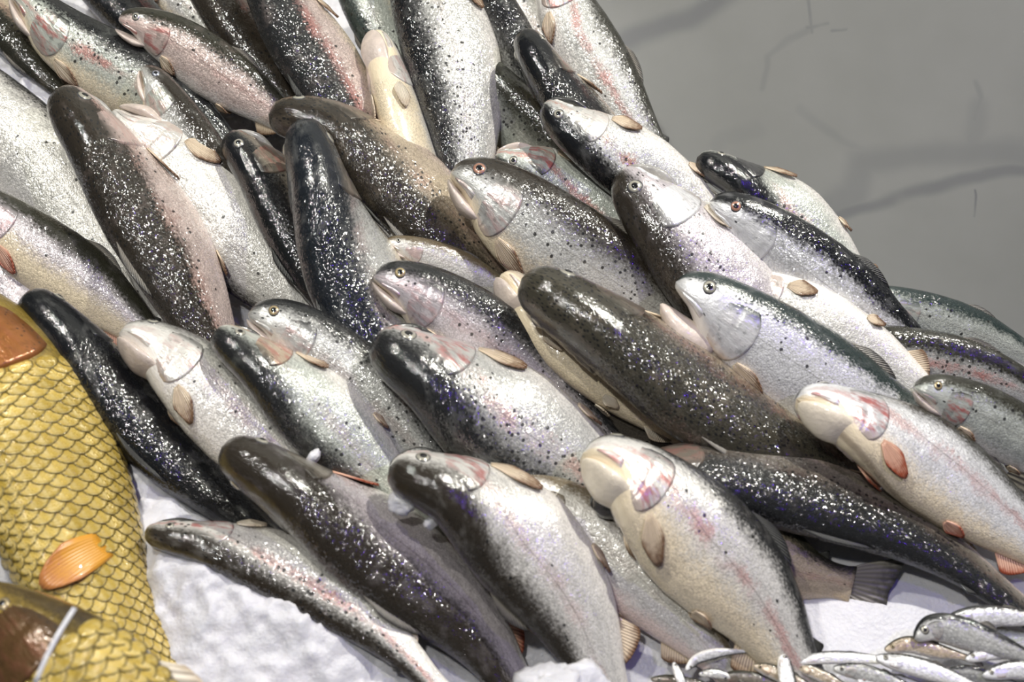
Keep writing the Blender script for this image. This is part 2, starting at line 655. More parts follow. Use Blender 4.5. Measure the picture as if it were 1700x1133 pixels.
def mid_fin(F, name, mat, parent, sa, sb, dorsal, height, sweep, fold=0.0, nr=8, nc=10):
    """dorsal, anal and adipose fins standing on the midline"""
    a = np.linspace(0, 1, nc)
    b = np.linspace(0, 1, nr)
    Bq, Aq = np.meshgrid(b, a, indexing='ij')
    s = sa + (sb - sa) * Aq + sweep * Bq * (1 - .35 * Aq) / F.L
    prof = np.sin(np.clip(Aq * .8 + .2, 0, 1) * math.pi) ** .5 * (1.05 - .55 * Aq)
    hh = height * Bq * prof
    hu, hd, w = F.dims(np.clip(sa + (sb - sa) * Aq, 0, 1))
    y = (hu - .0015 + hh) if dorsal else -(hd - .0015 + hh)
    x = fold * hh + .0007 * np.sin(Aq * 28) * Bq
    G = F.loc(s, y, x)
    return sheet(G, .0013, name, mat, parent, Bq, Aq)


def tail_fin(F, name, mat, parent, length, spread, fork, nr=9, nc=13, bend=0.0):
    a = np.linspace(-1, 1, nc)
    b = np.linspace(0, 1, nr)
    Bq, Aq = np.meshgrid(b, a, indexing='ij')
    hu, hd, w = F.dims(np.array([1.0]))
    base = float(hu[0]) * .92
    y = Aq * (base + (spread - base) * Bq ** .8)
    x = Bq * length * (1 - fork * (1 - np.abs(Aq)) ** 1.0) * (1 + .03 * np.sin(Aq * 40) * Bq)
    G = F.loc(.985 + x / F.L, y, bend * Bq ** 2 * length + .0009 * np.sin(Aq * 24) * Bq)
    return sheet(G, .0016, name, mat, parent, Bq, (Aq + 1) / 2)


def gill_cover(F, mat, parent, sgn, name='gill_cover', front=.125, rear=.24, p0=.30, p1=.86, raise_=.032):
    nr, nc = 16, 18
    a = np.linspace(0, 1, nr)          # top to bottom
    b = np.linspace(0, 1, nc)
    Aq, Bq = np.meshgrid(a, b, indexing='ij')
    phi = math.pi * (p0 + (p1 - p0) * Aq)
    z = (Aq - .45) / .55
    edge = rear - .055 * np.abs(z) ** 2.2
    fr = front + .02 * np.abs(z) ** 2
    t = np.minimum(Bq / .96, 1)
    s = fr + (edge - fr) * t
    prof = smooth01(t * 1.6) * raise_ * F.hw
    prof -= .012 * F.hw * np.exp(-((t - .42) / .05) ** 2)           # crease of the cheek plate
    fade = smooth01(np.minimum(Aq, 1 - Aq) * 7)
    off = prof * fade - .0006 * (1 - fade)
    off = np.where(Bq > .97, -.0015, off)
    G = F.pt(s, phi * sgn, off)
    verts = G.reshape(-1, 3)
    fc = F.coords(s, phi * sgn).reshape(-1, 3)
    return link_mesh(name, verts, grid_faces(nr, nc, flip=sgn > 0), mat, parent, dict(fs=s.ravel(), fv=np.cos(phi).ravel(), fc=fc))


def jaw_plate(F, mat, parent, sgn):
    nr, nc = 7, 12
    a = np.linspace(0, 1, nr)
    b = np.linspace(0, 1, nc)
    Aq, Bq = np.meshgrid(a, b, indexing='ij')
    s = .016 + .085 * Bq
    half = .03 + .055 * np.sin(np.clip(Bq, 0, 1) * math.pi * .8)
    phi = math.pi * (.66 + .03 * Bq + (Aq - .5) * 2 * half)
    fade = smooth01(np.minimum(np.minimum(Aq, 1 - Aq) * 4, np.minimum(Bq, 1 - Bq) * 6))
    off = fade * .03 * F.hw - .001 * (1 - fade)
    G = F.pt(s, phi * sgn, off)
    return link_mesh('upper_jaw', G.reshape(-1, 3), grid_faces(nr, nc, flip=sgn > 0), mat, parent,
                     dict(fs=s.ravel(), fv=np.cos(phi).ravel(), fc=F.coords(s, phi).reshape(-1, 3)))


def lower_jaw(F, mat, parent, opening, jt=1.0):
    ns, nm = 16, 20
    t = np.linspace(0, 1, ns)
    s = .002 + .158 * t ** 1.25
    yt = -(.10 + .38 * t) * F.hw
    yb = -(.22 + .40 * np.sin(np.minimum(t * 1.1, 1) * math.pi / 2) + .17 * t ** 1.5) * F.hw * jt
    w = (.15 + .27 * np.sin(np.minimum(t * 1.15, 1) * math.pi / 2)) * F.hw
    sink = smooth01((t - .5) / .5)
    yb = yb * (1 - .20 * sink)
    w = w * (1 - .22 * sink)
    end = np.sqrt(np.clip(1 - (1 - np.minimum(t / .34, 1)) ** 2, 0, 1))
    phi = np.linspace(0, 2 * math.pi, nm, endpoint=False)
    S, P = np.meshgrid(s, phi, indexing='ij')
    cy = ((yt + yb) / 2)[:, None]
    hh = ((yt - yb) / 2 * np.maximum(end, .03))[:, None]
    Y = cy + hh * np.cos(P)
    X = (w * np.maximum(end, .03))[:, None] * np.sin(P)
    hx, hy = .135 * F.L, -.45 * F.hw
    dx, dy = S * F.L - hx, Y - hy
    c_, s_ = math.cos(opening), math.sin(opening)
    X2 = dx * c_ - dy * s_ + hx
    Y2 = dx * s_ + dy * c_ + hy
    G = F.loc(X2 / F.L, Y2, X)
    verts = G.reshape(-1, 3)
    faces = grid_faces(ns, nm, wrap=True)
    faces.append(tuple(range(nm - 1, -1, -1)))
    faces.append(tuple((ns - 1) * nm + j for j in range(nm)))
    return link_mesh('lower_jaw', verts, faces, mat, parent, dict(fs=S.ravel(), fv=np.full(S.size, -.9), fc=verts))


def dome(F, c, nrm, t, r, bulge, name, mat, parent, nr=6, nm=16, inner=0.0):
    nrm = nrm / np.linalg.norm(nrm)
    t = t - nrm * np.dot(t, nrm)
    t /= np.linalg.norm(t)
    b = np.cross(nrm, t)
    verts, faces = [], []
    for i in range(nr):
        a = math.pi / 2 * i / (nr - 1) * .98 + .02
        rr = r * math.sin(a)
        zz = bulge * math.cos(a)
        for j in range(nm):
            ph = 2 * math.pi * j / nm
            verts.append(c + nrm * zz + t * rr * math.cos(ph) + b * rr * math.sin(ph))
    faces = grid_faces(nr, nm, wrap=True, flip=True)
    faces.append(tuple(range(nm)))
    faces = [tuple(reversed(q)) for q in faces]
    o = link_mesh(name, verts, faces, mat, parent)
    return o


M_PUPIL = simple_mat('wet_black_pupil', (.008, .008, .01), .08, coat=1.0)
M_RIM = simple_mat('dark_eye_rim', (.05, .05, .055), .3, coat=.5)
IRIS = {'silver': simple_mat('silver_iris', (.46, .44, .37), .25, .4, coat=.8),
        'gold': simple_mat('gold_iris', (.44, .35, .2), .25, .4, coat=.8),
        'red': simple_mat('reddish_iris', (.38, .20, .14), .3, .2, coat=.8),
        'blue': simple_mat('bluish_iris', (.30, .32, .38), .25, .4, coat=.8)}


def add_eye(F, parent, sgn, iris, ey=None):
    pr = F.prof
    s = pr['eye_s']
    hu, hd, w = F.dims(np.array([s]))
    phi = math.acos(min(.95, ey or pr['eye_y'])) * sgn
    c = F.pt(np.array([s]), np.array([phi]), 0.0)[0]
    c2 = F.pt(np.array([s]), np.array([phi]), .01)[0]
    t = F.pt(np.array([s + .02]), np.array([phi]), 0.0)[0] - F.pt(np.array([s - .02]), np.array([phi]), 0.0)[0]
    up = F.pt(np.array([s]), np.array([phi - .15 * sgn]), 0.0)[0] - F.pt(np.array([s]), np.array([phi + .15 * sgn]), 0.0)[0]
    n = np.cross(t, up)
    n /= np.linalg.norm(n)
    if np.dot(n, c2 - c) < 0:
        n = -n
    r = pr['eye_r'] * F.hw
    e = dome(F, c - n * r * .18, n, t, r, r * .42, 'eye', IRIS[iris], parent)
    dome(F, c - n * r * .26, n, t, r * 1.2, r * .40, 'eye_rim', M_RIM, e)
    dome(F, c + n * r * .10, n, t, r * .54, r * .19, 'pupil', M_PUPIL, e)
    return e


# ------------------------------------------------------------------ colours of the trout
BACK = dict(black=(.006, .007, .009), brown=(.028, .0225, .0165), olive=(.030, .029, .020), blue=(.010, .013, .018),
            grey=(.050, .050, .046), green=(.024, .038, .036), slate=(.016, .017, .018), tan=(.13, .10, .06), moss=(.046, .042, .030))
FLANK = dict(silver=(.60, .60, .57), pale=(.78, .76, .71), mauve=(.62, .57, .59), warm=(.55, .45, .33), green=(.56, .59, .53),
             dull=(.24, .21, .17), bright=(.86, .86, .86), rosy=(.68, .55, .50), dark=(.09, .09, .09))
BELLY = dict(cream=(.84, .72, .52), white=(.86, .82, .76), pink=(.84, .67, .60), tan=(.60, .46, .30))
FINS = dict(orange=((.74, .60, .44), (.20, .11, .06)), grey=((.24, .22, .19), (.08, .075, .07)), dark=((.06, .06, .055), (.025, .025, .025)),
            red=((.72, .42, .30), (.34, .07, .03)), pale=((.74, .66, .54), (.55, .45, .34)))
FIN_M = {k: fin_mat(k + '_fin', a, b) for k, (a, b) in FINS.items()}
M_JAW = {'pale': simple_mat('pale_jaw', (.62, .53, .47), .35, coat=.5, bump=.3, bscale=300, vary=.12),
         'white': simple_mat('white_jaw', (.80, .715, .58), .35, coat=.5, bump=.3, bscale=300, vary=.08),
         'dark': simple_mat('dark_jaw', (.03, .03, .028), .3, coat=.5, bump=.3, bscale=300, vary=.2),
         'grey': simple_mat('grey_jaw', (.34, .33, .31), .35, coat=.5, bump=.3, bscale=300, vary=.15)}
TROUT_GROUP = 'trout piled on the ice slope'


def make_trout(label, p, w, d, r, h=.115, sl=.00017, L=None, bc='brown', fl='silver', be='cream', bl=.25, soft=.25, bel=-.72,
               sp=.3, pk=.25, gl=.45, mt=.35, mo=.5, gp=.4, iris='silver', fin='orange', jaw='pale', opening=-.01, slit=0.0,
               fins='pvdat', lift=.003, hmin=.018, rough=.36, gt=None, pf=None, ey=None, jt=1.0, stripe=(.55, .2, .17)):
    i = len(ALL_TROUT)
    F = FishShape(p, w, d, r, h, sl, TROUT, L, hmin)
    root = empty('trout', F.c[100] - BED_N * .02)
    seed = rnd.random() * 9
    mat = skin_mat('trout_skin', Back=BACK[bc], Flank=FLANK[fl], Belly=BELLY[be], BackLevel=bl, Soft=soft, BellyLevel=bel,
                   Spots=sp, Pink=pk, Glitter=gl, Metal=mt, Mottle=mo, Seed=seed, Slit=slit, Rough=rough, Stripe=stripe)
    gm = gill_mat('gill_cover_skin', BACK[bc], tuple(x * .96 for x in FLANK[gt or ('pale' if fl in ('dull', 'dark', 'warm') else fl)]), gp, seed)
    body_mesh(F, 'body', mat, root)
    for sg in (F.vis, -F.vis):
        gill_cover(F, gm, root, sg)
        add_eye(F, root, sg, iris, ey or (.52 if (r[0] if isinstance(r, tuple) else r) < 55 else .24))
        jaw_plate(F, gm, root, sg)
        flat_fin(F, 'pectoral_fin', FIN_M[pf or fin], root, .235, math.pi * .74, .60 * F.hw * 1.35, .12 * F.hw, .42 * F.hw, .12, lift, sg)
        flat_fin(F, 'pelvic_fin', FIN_M[fin], root, .54, math.pi * .88, .50 * F.hw, .10 * F.hw, .30 * F.hw, .08, lift, sg)
    lower_jaw(F, M_JAW[jaw], root, opening, jt)
    mid_fin(F, 'dorsal_fin', FIN_M['dark' if bc in ('black', 'blue', 'slate') else 'grey'], root, .44, .58, True, .17 * F.hw, .45 * F.hw)
    mid_fin(F, 'adipose_fin', FIN_M['dark'], root, .80, .83, True, .12 * F.hw, .25 * F.hw, nr=6, nc=6)
    mid_fin(F, 'anal_fin', FIN_M[fin], root, .71, .80, False, .34 * F.hw, .30 * F.hw)
    tail_fin(F, 'tail_fin', FIN_M['grey'], root, .95 * F.hw, .80 * F.hw, .16)
    tag(root, label, 'fish', TROUT_GROUP)
    ALL_TROUT.append((root, F))
    return root


ALL_TROUT = []
# ------------------------------------------------------------------ the setting: marble wall, floor, counter
WALL_P = at(960, 0, .1) + np.array((0, .16, 0))
YAW = math.radians(22)
WALL_X = np.array((math.cos(YAW), -math.sin(YAW), 0.0))
WALL_NRM = np.array((-math.sin(YAW), -math.cos(YAW), 0.0))


def on_wall(px, py):
    r = ray(px, py)
    t = np.dot(WALL_P - CAM, WALL_NRM) / np.dot(r, WALL_NRM)
    p = CAM + r * t
    return float(np.dot(p - WALL_P, WALL_X)), float(p[2])


def marble_mat():
    m = bpy.data.materials.new('grey_veined_marble')
    m.use_nodes = True
    N = NT(m.node_tree)
    p = N.n['Principled BSDF']
    co = N.new('ShaderNodeTexCoord').outputs['Object']
    sx = N.new('ShaderNodeSeparateXYZ')
    N.put(sx.inputs[0], co)
    flat = N.new('ShaderNodeCombineXYZ')
    N.put(flat.inputs[0], sx.outputs[0])
    N.put(flat.inputs[1], sx.outputs[2])
    q = flat.outputs[0]
    wz = N.noise(q, 13, 2, .5).outputs['Color']
    wq = N.vmath('ADD', q, N.vmath('SCALE', N.vmath('SUBTRACT', wz, (.5, .5, .5)), scale=.022))
    big = N.noise(q, 4, 4, .6).outputs[0]
    col = N.mix(N.step(big, .3, .7), (.385, .390, .355), (.435, .44, .405))
    # (pixel polyline, half width in metres, strength)
    veins = [([(985, 110), (1060, 60), (1130, 35), (1230, -20)], .014, .55),
             ([(1340, 375), (1420, 345), (1480, 325), (1560, 310), (1640, 285), (1760, 280)], .008, .55),
             ([(1350, 360), (1415, 320), (1430, 270), (1520, 258), (1640, 250), (1760, 262)], .016, .32),
             ([(1265, 150), (1270, 90), (1335, 50)], .004, .25), ([(1334, -20), (1343, 52)], .002, .4),
             ([(1335, 45), (1370, 38)], .0022, .4), ([(1380, 50), (1405, 46)], .002, .4),
             ([(1616, 200), (1630, 165), (1622, 140)], .004, .3), ([(1617, 315), (1618, 356)], .0013, .75),
             ([(1610, 255), (1625, 180)], .012, .22), ([(1335, 180), (1400, 235), (1450, 255)], .006, .18),
             ([(1175, 270), (1200, 235), (1260, 215)], .010, .12)]
    tot = None
    for pts, hw, st in veins:
        w = [on_wall(*a) for a in pts]
        for a, b in zip(w[:-1], w[1:]):
            ab = (b[0] - a[0], b[1] - a[1], 0.0)
            ll = ab[0] ** 2 + ab[1] ** 2
            d = N.vmath('SUBTRACT', wq, (a[0], a[1], 0.0))
            t = N.math('DIVIDE', N.vmath('DOT_PRODUCT', d, ab, out=1), ll, clamp=True)
            nd = N.new('ShaderNodeVectorMath', operation='SCALE')
            nd.inputs[0].default_value = ab
            N.put(nd.inputs['Scale'], t)
            e = N.vmath('LENGTH', N.vmath('SUBTRACT', d, nd.outputs[0]), out=1)
            k = N.step(e, hw * .25, hw * 1.5, st, 0.0)
            tot = k if tot is None else N.math('MAXIMUM', tot, k)
    # the same veining carried on over the rest of the slab
    far = N.noise(q, 2.2, 5, .62, 1.2).outputs[0]
    ridge = N.step(N.math('ABSOLUTE', N.math('SUBTRACT', far, .5)), 0.0, .03, .22, 0.0)
    x0, x1 = on_wall(900, 300)[0], on_wall(1760, 300)[0]
    inside = N.math('MULTIPLY', N.math('GREATER_THAN', sx.outputs[0], x0), N.math('LESS_THAN', sx.outputs[0], x1))
    tot = N.math('MAXIMUM', tot, N.math('MULTIPLY', ridge, N.math('SUBTRACT', 1.0, inside)))
    col = N.mix(tot, col, (.205, .213, .222))
    sp = N.noise(q, 160, 2).outputs[0]
    col = N.mix(N.step(sp, .68, .8, 0, .18), col, (.45, .42, .33))
    N.put(p.inputs['Base Color'], col)
    p.inputs['Roughness'].default_value = .42
    return m


def box(name, lo, hi, mat, parent=None, basis=None):
    x0, y0, z0 = lo
    x1, y1, z1 = hi
    v = [(x0, y0, z0), (x1, y0, z0), (x1, y1, z0), (x0, y1, z0), (x0, y0, z1), (x1, y0, z1), (x1, y1, z1), (x0, y1, z1)]
    f = [(0, 3, 2, 1), (4, 5, 6, 7), (0, 1, 5, 4), (1, 2, 6, 5), (2, 3, 7, 6), (3, 0, 4, 7)]
    return link_mesh(name, v, f, mat, parent, smooth=False)


wall = box('wall_back', (-2.2, 0, 0), (2.2, .06, 2.6), marble_mat())
wall.location = (WALL_P[0], WALL_P[1], 0)
wall.rotation_euler = (0, 0, -YAW)
tag(wall, 'grey marble wall with darker grey veins behind the fish pile', 'wall', kind='structure')
floor = box('floor', (-2.4, -1.2, -.05), (2.4, 2.6, 0), simple_mat('grey_floor_concrete', (.22, .22, .21), .5, bump=.3, bscale=40, vary=.2))
tag(floor, 'grey market floor under the fish counter', 'floor', kind='structure')

# ------------------------------------------------------------------ crushed ice slope
M_STEEL = simple_mat('brushed_steel', (.45, .46, .47), .35, .9, bump=.1, bscale=60)


def ice_mat():
    m = bpy.data.materials.new('crushed_ice')
    m.use_nodes = True
    N = NT(m.node_tree)
    p = N.n['Principled BSDF']
    co = N.new('ShaderNodeTexCoord').outputs['Object']
    n1 = N.noise(co, 30, 5, .6).outputs[0]
    n2 = N.noise(co, 420, 4, .65).outputs[0]
    vo = N.voro(co, 260)
    col = N.mix(N.step(n1, .3, .7), (.64, .64, .68), (.72, .71, .76))
    N.put(p.inputs['Base Color'], col)
    p.inputs['Roughness'].default_value = .32
    p.inputs['Subsurface Weight'].default_value = .35
    p.inputs['Subsurface Radius'].default_value = (.006, .007, .009)
    p.inputs['Subsurface Scale'].default_value = 1.0
    b = N.new('ShaderNodeBump')
    b.inputs['Strength'].default_value = .35
    b.inputs['Distance'].default_value = .002
    N.put(b.inputs['Height'], N.math('ADD', n2, N.math('MULTIPLY', vo.outputs['Distance'], .6)))
    N.put(p.inputs['Normal'], b.outputs[0])
    return m


M_ICE = ice_mat()


def vnoise(x, y, seed=0):
    xi, yi = np.floor(x).astype(int), np.floor(y).astype(int)
    fx, fy = x - xi, y - yi
    fx, fy = fx * fx * (3 - 2 * fx), fy * fy * (3 - 2 * fy)

    def hsh(a, b):
        v = np.sin(a * 127.1 + b * 311.7 + seed * 74.7) * 43758.5453
        return v - np.floor(v)
    return (hsh(xi, yi) * (1 - fx) + hsh(xi + 1, yi) * fx) * (1 - fy) + (hsh(xi, yi + 1) * (1 - fx) + hsh(xi + 1, yi + 1) * fx) * fy


def bed_uv(p):
    return float(p[0]), float(np.dot(p - BED_O, BED_V))


# right-hand rim of the slope, hidden under the outermost fish
RIM = [bed_uv(at(x, y, 0)) for x, y in ((878, -60), (930, 40), (1040, 300), (1280, 480), (1540, 600), (1730, 690), (1800, 740), (1820, 1300))]
RIM_V = np.array([a[1] for a in RIM])[::-1]
RIM_U = np.array([a[0] for a in RIM])[::-1]
V0, V1 = bed_uv(at(850, 1290, 0))[1], bed_uv(at(850, -50, 0))[1]
U0 = bed_uv(at(-330, 300, 0))[0]
# mounds of ice: pixel, height, radius across
MOUNDS = [(40, 110, .078, .05), (-40, 100, .075, .07), (215, 770, .085, .035), (240, 880, .085, .035), (300, 960, .106, .045), (380, 1015, .104, .045), (460, 1070, .095, .045),
          (550, 1140, .080, .05), (330, 1100, .08, .08), (450, 1180, .07, .08), (260, 1040, .075, .045), (650, 1200, .055, .06),
          (290, 922, .115, .022), (345, 946, .115, .022), (400, 970, .112, .022), (460, 1006, .108, .022), (520, 1048, .10, .022), (1050, 1060, .04, .05), (1400, 1010, .040, .09), (1540, 980, .036, .08), (1450, 1060, .038, .07)]
MOUNDS = [(bed_uv(at(x, y, h)), h, r) for x, y, h, r in MOUNDS]


def ice_height(U, V):
    H = .004 * vnoise(U * 25, V * 25, 1)
    num, den = np.zeros_like(U), np.full_like(U, .25)
    for (u, v), h, r in MOUNDS:
        g = np.exp(-(((U - u) ** 2 + (V - v) ** 2) / r ** 2))
        num += g * h
        den += g
    H = H + num / den
    rough = np.clip((.10 - U) / .25, .12, 1)
    H = H + rough * (.006 * (vnoise(U * 50, V * 50, 2) - .5) + .0075 * (vnoise(U * 130, V * 130, 3) - .5) + .0025 * (vnoise(U * 380, V * 380, 4) - .5))
    return H


def make_ice():
    nv, nu = 260, 340
    v = np.linspace(V0, V1, nv)
    right = np.interp(v, RIM_V, RIM_U)
    a = np.linspace(0, 1, nu)
    A, Vg = np.meshgrid(a, v)
    U = U0 + (right[:, None] - U0) * A
    Hh = ice_height(U, Vg)
    P = BED_O + np.stack([U, 0 * U, 0 * U], -1) * RIGHT + Vg[..., None] * BED_V + Hh[..., None] * BED_N
    verts = P.reshape(-1, 3)
    faces = grid_faces(nv, nu)
    n = len(verts)
    rim = [j for j in range(nu)] + [i * nu + nu - 1 for i in range(1, nv)] + [(nv - 1) * nu + j for j in range(nu - 2, -1, -1)] + [i * nu for i in range(nv - 2, 0, -1)]
    low = verts[rim].copy()
    low[:, 2] = .62
    for k in range(len(rim)):
        k2 = (k + 1) % len(rim)
        faces.append((rim[k2], rim[k], n + k, n + k2))
    faces.append(tuple(n + k for k in range(len(rim)))[::-1])
    return link_mesh('crushed_ice', np.vstack([verts, low]), faces, M_ICE)


ice = make_ice()
tag(ice, 'white crushed ice slope under the piled fish', 'ice', kind='stuff')
ctr = empty('display_counter', (0, .9, 0))


def prism(name, foot, z0, z1, mat, parent):
    n = len(foot)
    v = [(x, y, z0) for x, y in foot] + [(x, y, z1) for x, y in foot]
    f = [tuple(range(n))[::-1], tuple(range(n, 2 * n))] + [(k, (k + 1) % n, n + (k + 1) % n, n + k) for k in range(n)]
    return link_mesh(name, v, f, mat, parent, smooth=False)


def wall_y(x):
    return float(WALL_P[1] - (x - WALL_P[0]) * math.tan(YAW))


prism('counter_top', [(-1.1, .42), (.95, .42), (.95, wall_y(.95) - .03), (-1.1, wall_y(-1.1) - .03)], .58, .62, M_STEEL, ctr)
prism('counter_body', [(-1.05, .47), (.9, .47), (.9, wall_y(.9) - .06), (-1.05, wall_y(-1.05) - .06)], .0, .58, M_STEEL, ctr)
tag(ctr, 'steel display counter carrying the ice slope', 'counter')
# ------------------------------------------------------------------ the trout
T = make_trout
# back rows, top of the picture
T('dark brownish trout in the top left corner beside bare ice', [(-70, -40), (10, 40), (70, 105), (130, 170)], 42, 'DL', 40, h=.10, bc='olive', fl='warm', bl=.1, fin='orange', sp=.3)
T('near-black trout wedged at the top edge between two pale-jawed trout', [(110, -80), (180, -10), (260, 60), (330, 120)], 44, 'DL', 60, h=.075, bc='black', fl='dark', bl=-.2)
T('pale trout sliver at the top edge above the red-gilled trout', [(230, -80), (300, 0), (370, 60), (430, 120)], 32, 'UR', 0, h=.09, bc='grey', fl='pale', bl=.5)
T('pink-striped spotted trout stretched along the top left with cream belly', [(22, -12), (110, 62), (205, 122), (300, 186), (375, 255), (440, 340)], 62, 'UR', (0, 8), h=.118, bc='slate', fl='green', be='cream', bl=.42, bel=-.45, sp=.75, pk=.9, gl=.4, gp=.9, iris='blue', fin='orange', mo=.3)
T('trout with gaping pale jaw and red gill cover near the top left', [(197, 30), (282, 62), (370, 122), (450, 180), (530, 245)], 50, 'UR', 8, h=.122, bc='olive', fl='rosy', be='white', bl=.45, sp=.2, pk=.3, gp=.9, iris='silver', opening=.2)
T('dark brown trout in shadow at the top, left of the violet-glinting one', [(310, -70), (380, 20), (440, 95), (500, 170)], 50, 'DL', 50, h=.10, bc='brown', fl='dull', bl=-.1)
T('dark trout with violet glints along its back at the top', [(415, -90), (480, 30), (535, 115), (590, 200), (650, 290)], 62, 'DL', (48, 40), h=.135, bc='slate', fl='rosy', be='cream', bl=-.05, soft=.3, sp=.5, pk=.6, gl=.9, fin='orange')
T('silvery green trout at the top behind the cream belly', [(555, -90), (600, -10), (640, 65), (680, 150)], 46, 'DL', 10, h=.10, bc='green', fl='green', bl=.4, pk=.1)
T('trout lying belly up with a smooth cream underside', [(618, 52), (640, 110), (664, 180), (688, 255), (715, 330)], 40, 'UR', -72, h=.105, bc='grey', fl='pale', be='cream', bl=.7, bel=-.25, sp=0, pk=0, gl=.1, mo=.1, L=4.2, fin='pale', jaw='pale')
T('pale thin trout sliver at the top between two dark-backed trout', [(810, -80), (860, 0), (905, 75), (940, 140)], 40, 'DL', 5, h=.085, bc='grey', fl='pale', bl=.6)
T('glittering dark-mottled trout at the top, right of the tall silver one', [(745, -100), (800, 0), (848, 85), (890, 165), (930, 240)], 52, 'UR', 45, h=.105, bc='black', fl='silver', bl=.25, soft=.3, gl=.9, sp=.2, pk=.1)
T('pale trout with orange pectoral fin at the top right edge of the pile', [(905, -75), (945, 18), (1000, 118), (1055, 208), (1120, 300)], 58, 'UR', (-22, 4), h=.105, bc='olive', fl='silver', be='white', bl=.62, bel=-.5, sp=.12, pk=.8, gp=.9, gl=.6, fin='orange', L=4.0)
T('large upright silver trout with dark back and clear lateral line', [(680, -130), (714, 0), (748, 105), (766, 200), (775, 300), (782, 380)], 78, 'DL', 18, h=.135, bc='black', fl='silver', be='white', bl=.38, soft=.28, sp=.55, pk=.12, gl=.95, mt=.5, L=3.6)
T('olive spotted trout body showing between two dark heads', [(770, 90), (840, 175), (905, 245), (970, 310)], 58, 'UR', 30, h=.085, bc='olive', fl='green', bl=.1, soft=.5, sp=.8, pk=.05, gl=.35)
T('black trout head poking up at the right of the top row', [(866, 52), (905, 118), (955, 185), (1010, 260)], 46, 'DL', (80, 55), h=.135, bc='black', fl='dull', be='tan', bl=-.35, sp=.6, pk=.1, gl=.7, gt='dull', jaw='dark')
T('trout with black crown, silver cheek and rusty red shoulder', [(902, 172), (965, 222), (1045, 275), (1125, 335), (1200, 410)], 62, 'DL', (42, 5), h=.142, bc='black', fl='silver', be='white', bl=.45, soft=.2, sp=.3, pk=.9, gl=.7, gp=.1, gt='pale', jaw='dark', L=3.7, stripe=(.35, .09, .03))
# left block
T('broad silver trout running off the left edge below the bare ice', [(-110, 90), (-10, 190), (75, 280), (145, 375), (205, 470)], 84, 'UR', -2, h=.095, bc='slate', fl='pale', be='white', bl=.75, bel=-.75, sp=.1, pk=0, gl=.5, mt=.5, mo=.8)
T('trout with white jaw and dark eye rising among the left pile', [(238, 112), (285, 185), (345, 275), (405, 355), (470, 440)], 48, 'UR', (6, 16), h=.112, bc='brown', fl='silver', be='cream', bl=.2, soft=.35, sp=.1, pk=0, gl=.5, iris='blue', gt='green', pf='orange')
T('pale silver trout half hidden by the violet-backed trout', [(188, 185), (268, 262), (350, 360), (430, 450), (505, 530)], 80, 'DL', -5, h=.098, bc='brown', fl='pale', be='white', bl=.7, sp=.05, pk=.05, gl=.55, mt=.5, mo=.8, fin='orange', L=3.5)
T('large trout with glittering violet ridge and rosy flank at left', [(96, 150), (158, 232), (222, 330), (282, 430), (330, 525), (370, 610)], 72, 'DL', (64, 44), h=.142, bc='brown', fl='rosy', be='pink', bl=.02, soft=.22, bel=-.7, sp=.6, pk=.5, gl=.9, gt='rosy', gp=.3, jaw='grey', stripe=(.55, .33, .27))
T('small black-headed trout with white-ringed eye left of the blue-black trout', [(378, 222), (432, 282), (478, 355), (520, 430)], 58, 'DL', (42, 30), h=.105, bc='black', fl='dull', be='white', bl=.0, sp=.2, pk=0, gl=.4, gt='dull', jaw='grey')
T('pale cream trout flank showing right of the blue-black trout', [(560, 260), (625, 360), (690, 440), (750, 510)], 48, 'DL', -15, h=.075, bc='grey', fl='pale', be='cream', bl=.6, bel=-.5, sp=0, pk=.05, gl=.4)
T('olive brown trout with fine dark spots lying across the centre top', [(446, 190), (548, 212), (640, 282), (722, 362), (795, 432), (850, 490)], 66, 'DL', (86, 42), h=.128, bc='brown', fl='warm', be='pink', bl=.1, soft=.4, sp=.75, pk=.2, gl=.75, gt='dull', gp=.1, jaw='dark')
T('blue-black trout standing steeply in the centre left', [(502, 200), (525, 290), (556, 385), (592, 475), (630, 560), (662, 640)], 75, 'DL', (84, 36), h=.150, bc='blue', fl='silver', be='cream', bl=.05, soft=.32, sp=.1, pk=.15, gl=.7, mt=.45, gt='dull', gp=.05, jaw='dark', fin='dark')
T('pale-bellied small trout tucked above the head of the pinkish trout', [(640, 402), (715, 424), (795, 458), (880, 505)], 30, 'UR', 0, h=.098, bc='tan', fl='pale', be='white', bl=.5, sp=0, pk=.1, gl=.3)
# left edge
T('lavender pale trout at the left edge above the golden carp', [(-90, 350), (0, 455), (60, 540), (120, 620)], 58, 'UR', 0, h=.088, bc='grey', fl='mauve', be='white', bl=.7, pk=.1, gl=.4, sp=0)
T('cream-bellied olive-backed trout at the left edge', [(-60, 318), (55, 405), (140, 465), (215, 530), (290, 600)], 62, 'UR', (-12, 5), h=.110, bc='olive', fl='mauve', be='cream', bl=.4, bel=-.15, sp=.1, pk=.05, gl=.4, fin='red')
T('trout with streaked grey gill head and white belly at centre left', [(198, 552), (290, 598), (380, 672), (460, 752), (540, 835)], 78, 'UR', (-36, -4), h=.130, bc='grey', fl='pale', be='white', bl=.5, soft=.4, bel=-.45, sp=.1, pk=.3, gl=.5, mt=.4, gp=.4, ey=.72)
T('pale-jawed trout with gold eye leaning on the centre left pile', [(412, 520), (490, 552), (570, 615), (650, 695), (715, 765)], 70, 'UR', (4, 10), h=.128, bc='slate', fl='silver', be='white', bl=.55, sp=.3, pk=.15, gl=.55, mt=.45, iris='gold')
